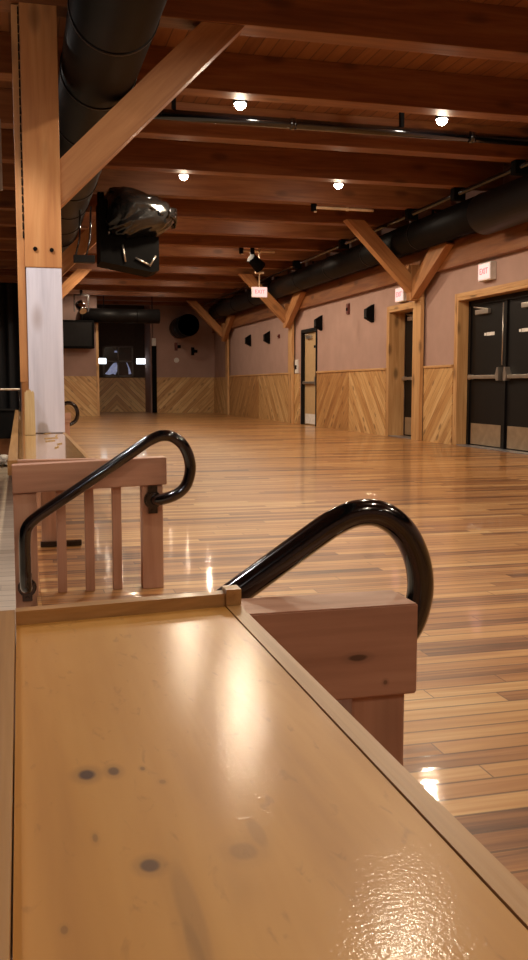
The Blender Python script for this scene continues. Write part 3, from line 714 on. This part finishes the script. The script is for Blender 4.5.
for y in (.30, 1.30): build('support_post', bx((.10, y, .0), (.22, y+.09, ZL-.036), .005), 'rail_Z', r)
# far ledge: closed end toward the viewer
r = ledge(4.47, 13.8, 13.8, 'glossy far ledge carrying the white-footed post', 'ledge_top2', None)
build('left_curb', bx((-.06, 4.42, ZL-.05), (-.0145, 13.8, ZL+.02), .004), 'edge_Y', r)
build('end_curb', bx((-.014, 4.42, ZL-.05), (.343, 4.469, ZL+.02), .004), 'rail_X', r)
build('right_edging', bx((.3185, 4.47, ZL-.05), (.343, 13.8, ZL+.0015), .002), 'edge_Y', r)
for y in (5.62, 7.3, 10.4, 13.3): build('support_post', bx((.11, y, .0), (.24, y+.09, ZL-.036), .005), 'rail_Z', r)
b = bmesh.new(); box(b, (.10, 5.58, .002), (.34, 5.618, .035), .004)
tag(build('floor_bracket', b, 'black_metal'), 'black metal bar on the floor at the foot of the far ledge support', 'bracket')
# raw board standing left of the white post
b = bmesh.new()
top = [(.040+.0085*k, .93+random.uniform(-.018, .012)-.004*abs(k-4)) for k in range(9)]
prism(b, [(.035, ZL+.003), (.112, ZL+.003)]+[(p[0], p[1]) for p in reversed(top)], 7.05, 7.22, 'Y')
tag(build('splintered_board', b, 'raw_board'), 'short raw splintered yellow board standing beside the white post foot', 'board')
# thin pale slivers painting specular glints on the far ledge by the post
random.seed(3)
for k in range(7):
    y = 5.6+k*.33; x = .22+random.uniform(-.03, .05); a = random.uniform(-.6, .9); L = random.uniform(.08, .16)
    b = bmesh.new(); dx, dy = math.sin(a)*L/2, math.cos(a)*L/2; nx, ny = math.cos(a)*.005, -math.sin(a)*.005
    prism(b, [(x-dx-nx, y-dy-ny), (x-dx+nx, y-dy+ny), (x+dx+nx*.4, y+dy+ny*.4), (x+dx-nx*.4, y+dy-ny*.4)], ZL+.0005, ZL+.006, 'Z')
    tag(build('glint_sliver', b, 'raw_board'), 'thin pale sliver painting a glint on the glossy far ledge', 'painted glint', 'painted glints on the far ledge')

# ------------------------------------------------------------------ stair railings and handrails
def flange(parent, c, axis):
    p = Vector(c); d_ = Vector(axis)
    b = bmesh.new(); tube(b, [p, p+d_*.012], .042, 20); tube(b, [p+d_*.012, p+d_*.035], [.036, .034], 20)
    for s in (-1, 1): tube(b, [p+d_*.010+Vector((0, 0, .052*s)), p+d_*.018+Vector((0, 0, .052*s))], .010, 8)
    b2 = b; box(b2, p+Vector((-.022 if abs(d_.y) else 0, 0, -.064)), p+Vector((.022 if abs(d_.y) else 0, 0, .064))+d_*.010)
    return build('flange', b, 'black_metal', parent)

R_ = .029
def handrail(yp, yr, label, sgn, k=1., dz=0.):
    """bent black tube: yp = face of the railing posts, yr = centre line, sgn = side it stands on"""
    t = thing('handrail', label, 'handrail', (.35, yr, 0), 'black stair handrails')
    pts = [(.015, yp, -.055), (.012, yr-sgn*.02, -.045), (.008, yr, -.01), (.008, yr, .10), (.010, yr, .205), (.022, yr, .262), (.062, yr, .305), (.16, yr, .372), (.30, yr, .463),
           (.45, yr, .562), (.58, yr, .648), (.635, yr, .682), (.69, yr, .701), (.745, yr, .694), (.795, yr, .654), (.826, yr, .59), (.833, yr, .52), (.812, yr, .45), (.77, yr, .408), (.72, yr-sgn*.01, .385), (.675, yr-sgn*.035, .372), (.652, yp, .368)]
    pts = [(p[0]*k, p[1], p[2]*k+dz) for p in pts]
    tu = build('tube', tb(smooth_path(pts, 6), R_*k, 18), 'black_metal', t)
    flange(t, (.015*k, yp+sgn*.001, -.055*k+dz), (0, sgn, 0))
    flange(t, (.652*k, yp+sgn*.001, .368*k+dz), (0, sgn, 0))
    return t

def railing(y0, y1, label, xl=-.043, tilt=0., balusters=True, cap_l=None, zc=(.418, .558), k=1., xp=None):
    t = thing('stair_railing', label, 'railing', (.34, (y0+y1)/2, 0))
    ym = (y0+y1)/2
    cl = xl if cap_l is None else cap_l
    # cap board as a slightly tilted parallelogram in XZ
    x1 = .725*k; e = math.tan(tilt)*(x1-cl)
    b = prism(bmesh.new(), [(cl, zc[0]), (x1, zc[0]+e), (x1, zc[1]+e), (cl, zc[1])], y0-.014, y1+.014, 'Y')
    bmesh.ops.bevel(b, geom=b.edges[:], offset=.003, segments=2, affect='EDGES')
    build('cap_board', b, 'rail_cap', t)
    def zz(x): return zc[0]+math.tan(tilt)*(x-cl)-.001
    for a, bb, base in ((xl+.002, xl+.115*k, LOW), (.598*k, .706*k, .001)):
        if cl > a: continue
        build('post', bx((a, y0, base), (bb, y1, zz(a)), .005), 'rail_Z', t)
    if balusters:
        for xx in (.168*k, .308*k, .448*k): build('baluster', bx((xx, ym-.022, .001), (xx+.046*k, ym+.022, zz(xx)), .003), 'rail_Z', t)
    return t
railing(4.30, 4.38, 'pinkish brown wooden stair railing with three balusters behind the foreground ledge', tilt=.035, xl=-.040, k=.905, zc=(.469, .596))
handrail(4.298, 4.213, 'black looped handrail on the wooden railing with balusters', -1, .905, .09)
rr = railing(1.62, 1.72, 'short wooden railing end with a thick cap board right of the foreground ledge', xl=-.043, cap_l=.352, balusters=False, zc=(.362, .538))
# foreground railing's inner post stands under the ledge end
build('post', bx((.02, 1.625, LOW), (.13, 1.715, .36), .005), 'rail_Z', rr)
handrail(1.722, 1.81, 'thick black looped handrail rising behind the foreground ledge', 1, .985, -.004)
railing(13.9, 13.985, 'distant wooden stair railing at the far end of the glossy ledge', cap_l=.352, balusters=False)
handrail(13.987, 14.08, 'distant black handrail loop right of the white post foot', 1)
# steps
for k in range(2):
    z = LOW+.14*(k+1); x0 = -.16+.36*k
    t = thing('stair_step', 'wooden step between dance floor and lower floor, %s one' % ('bottom' if k == 0 else 'upper'), 'step', (x0+.18, 3.2, LOW))
    build('tread', bx((x0, 1.78, z-.035), (x0+.37-.01*k, 3.87, z), .005), 'rail_Y', t)
    build('riser', bx((x0+.02, 1.78, LOW+.001), (x0+.045, 3.87, z-.036)), 'rail_Y', t)

# ------------------------------------------------------------------ lower area on the left
b = bmesh.new()
n = 120; A = []
for i in range(n+1):
    x = -7.0+7.05*i/n
    A.append((x, 27.2+.09*math.sin(i*1.35)+.03*math.sin(i*.41)))
for zz_ in (LOW+.02, ZD-.02):
    pass
v0 = [b.verts.new((p[0], p[1], LOW+.02)) for p in A]; v1 = [b.verts.new((p[0], p[1], ZD-.02)) for p in A]
for i in range(n):
    f = b.faces.new((v0[i], v0[i+1], v1[i+1], v1[i])); f.smooth = True
tag(build('stage_curtain', b, 'curtain'), 'black curtain closing off the dark lower area at left', 'curtain')
t = thing('guard_rail', 'thin pale rail crossing the dark area at the left edge', 'railing', (-2, 20, LOW))
build('top_rail', tb([(-4.5, 20, .88), (.02, 20, .88)], .022, 10), 'steel', t)
for x in (-4.4, -2.2, -.0): build('post', tb([(x, 20, LOW), (x, 20, .87)], .02, 10), 'black_metal', t)
t = thing('cloth_banner', 'pale grey cloth banner hanging high in the dark left area', 'panel', (-.7, 9.4, 2.75))
build('cloth', bx((-1.6, 9.4, 2.80), (-.10, 9.44, 3.46), .01), 'grey_panel', t)
for x in (-1.3, -.4): build('wire', tb([(x, 9.42, 3.46), (x, 9.42, ZD-.0005)], .006, 6), 'steel', t)
t = thing('stage_riser', 'low black stage front in the dark left area', 'stage', (-3, 25.5, LOW))
build('front', bx((-7, 25.2, LOW), (-.08, 26.6, .30), .01), 'void', t)
build('top_board', bx((-7, 25.15, .301), (-.08, 26.6, .33), .004), 'void', t)
b = bmesh.new(); bmesh.ops.create_icosphere(b, subdivisions=3, radius=1)
for v in b.verts:
    k = 1+.35*noise.noise(v.co*2.3+Vector((5, 2, 1))); v.co = Vector((-.30+v.co.x*.15*k, 16.6+v.co.y*.3*k, LOW+.10+v.co.z*.09*k))
tag(build('crumpled_paper', b, 'paper'), 'crumpled white paper on the lower floor at the left edge', 'paper')

# ------------------------------------------------------------------ world, camera
w = bpy.data.worlds.new('world'); bpy.context.scene.world = w; w.use_nodes = True
w.node_tree.nodes['Background'].inputs[0].default_value = (.05, .035, .025, 1); w.node_tree.nodes['Background'].inputs[1].default_value = .2

F = 930.; VX, VY = 18.8, 386.; H = .95
d = Vector((VX-264, VY-480, F)).normalized()
u = Vector((0, -1, 0)); u.z = d.y/d.z*1.0; u.normalize()      # image-up axis, perpendicular to d
x = d.cross(u)
# rows of the world->camera map: camera right/down/forward expressed in the world (X = x, Y = d, Z = u)
cam_r = Vector((x.x, d.x, u.x)); cam_d = Vector((x.y, d.y, u.y)); cam_f = Vector((x.z, d.z, u.z))
mat = Matrix(((cam_r.x, -cam_d.x, -cam_f.x, 0), (cam_r.y, -cam_d.y, -cam_f.y, 0), (cam_r.z, -cam_d.z, -cam_f.z, H), (0, 0, 0, 1)))
cd = bpy.data.cameras.new('camera'); cd.sensor_fit = 'VERTICAL'; cd.sensor_height = 36; cd.lens = F/960*36; cd.clip_start = .02
co = bpy.data.objects.new('camera', cd); C.objects.link(co); co.matrix_world = mat
bpy.context.scene.camera = co
vs = bpy.context.scene.view_settings
vs.view_transform = 'Standard'; vs.look = 'None'; vs.exposure = .22
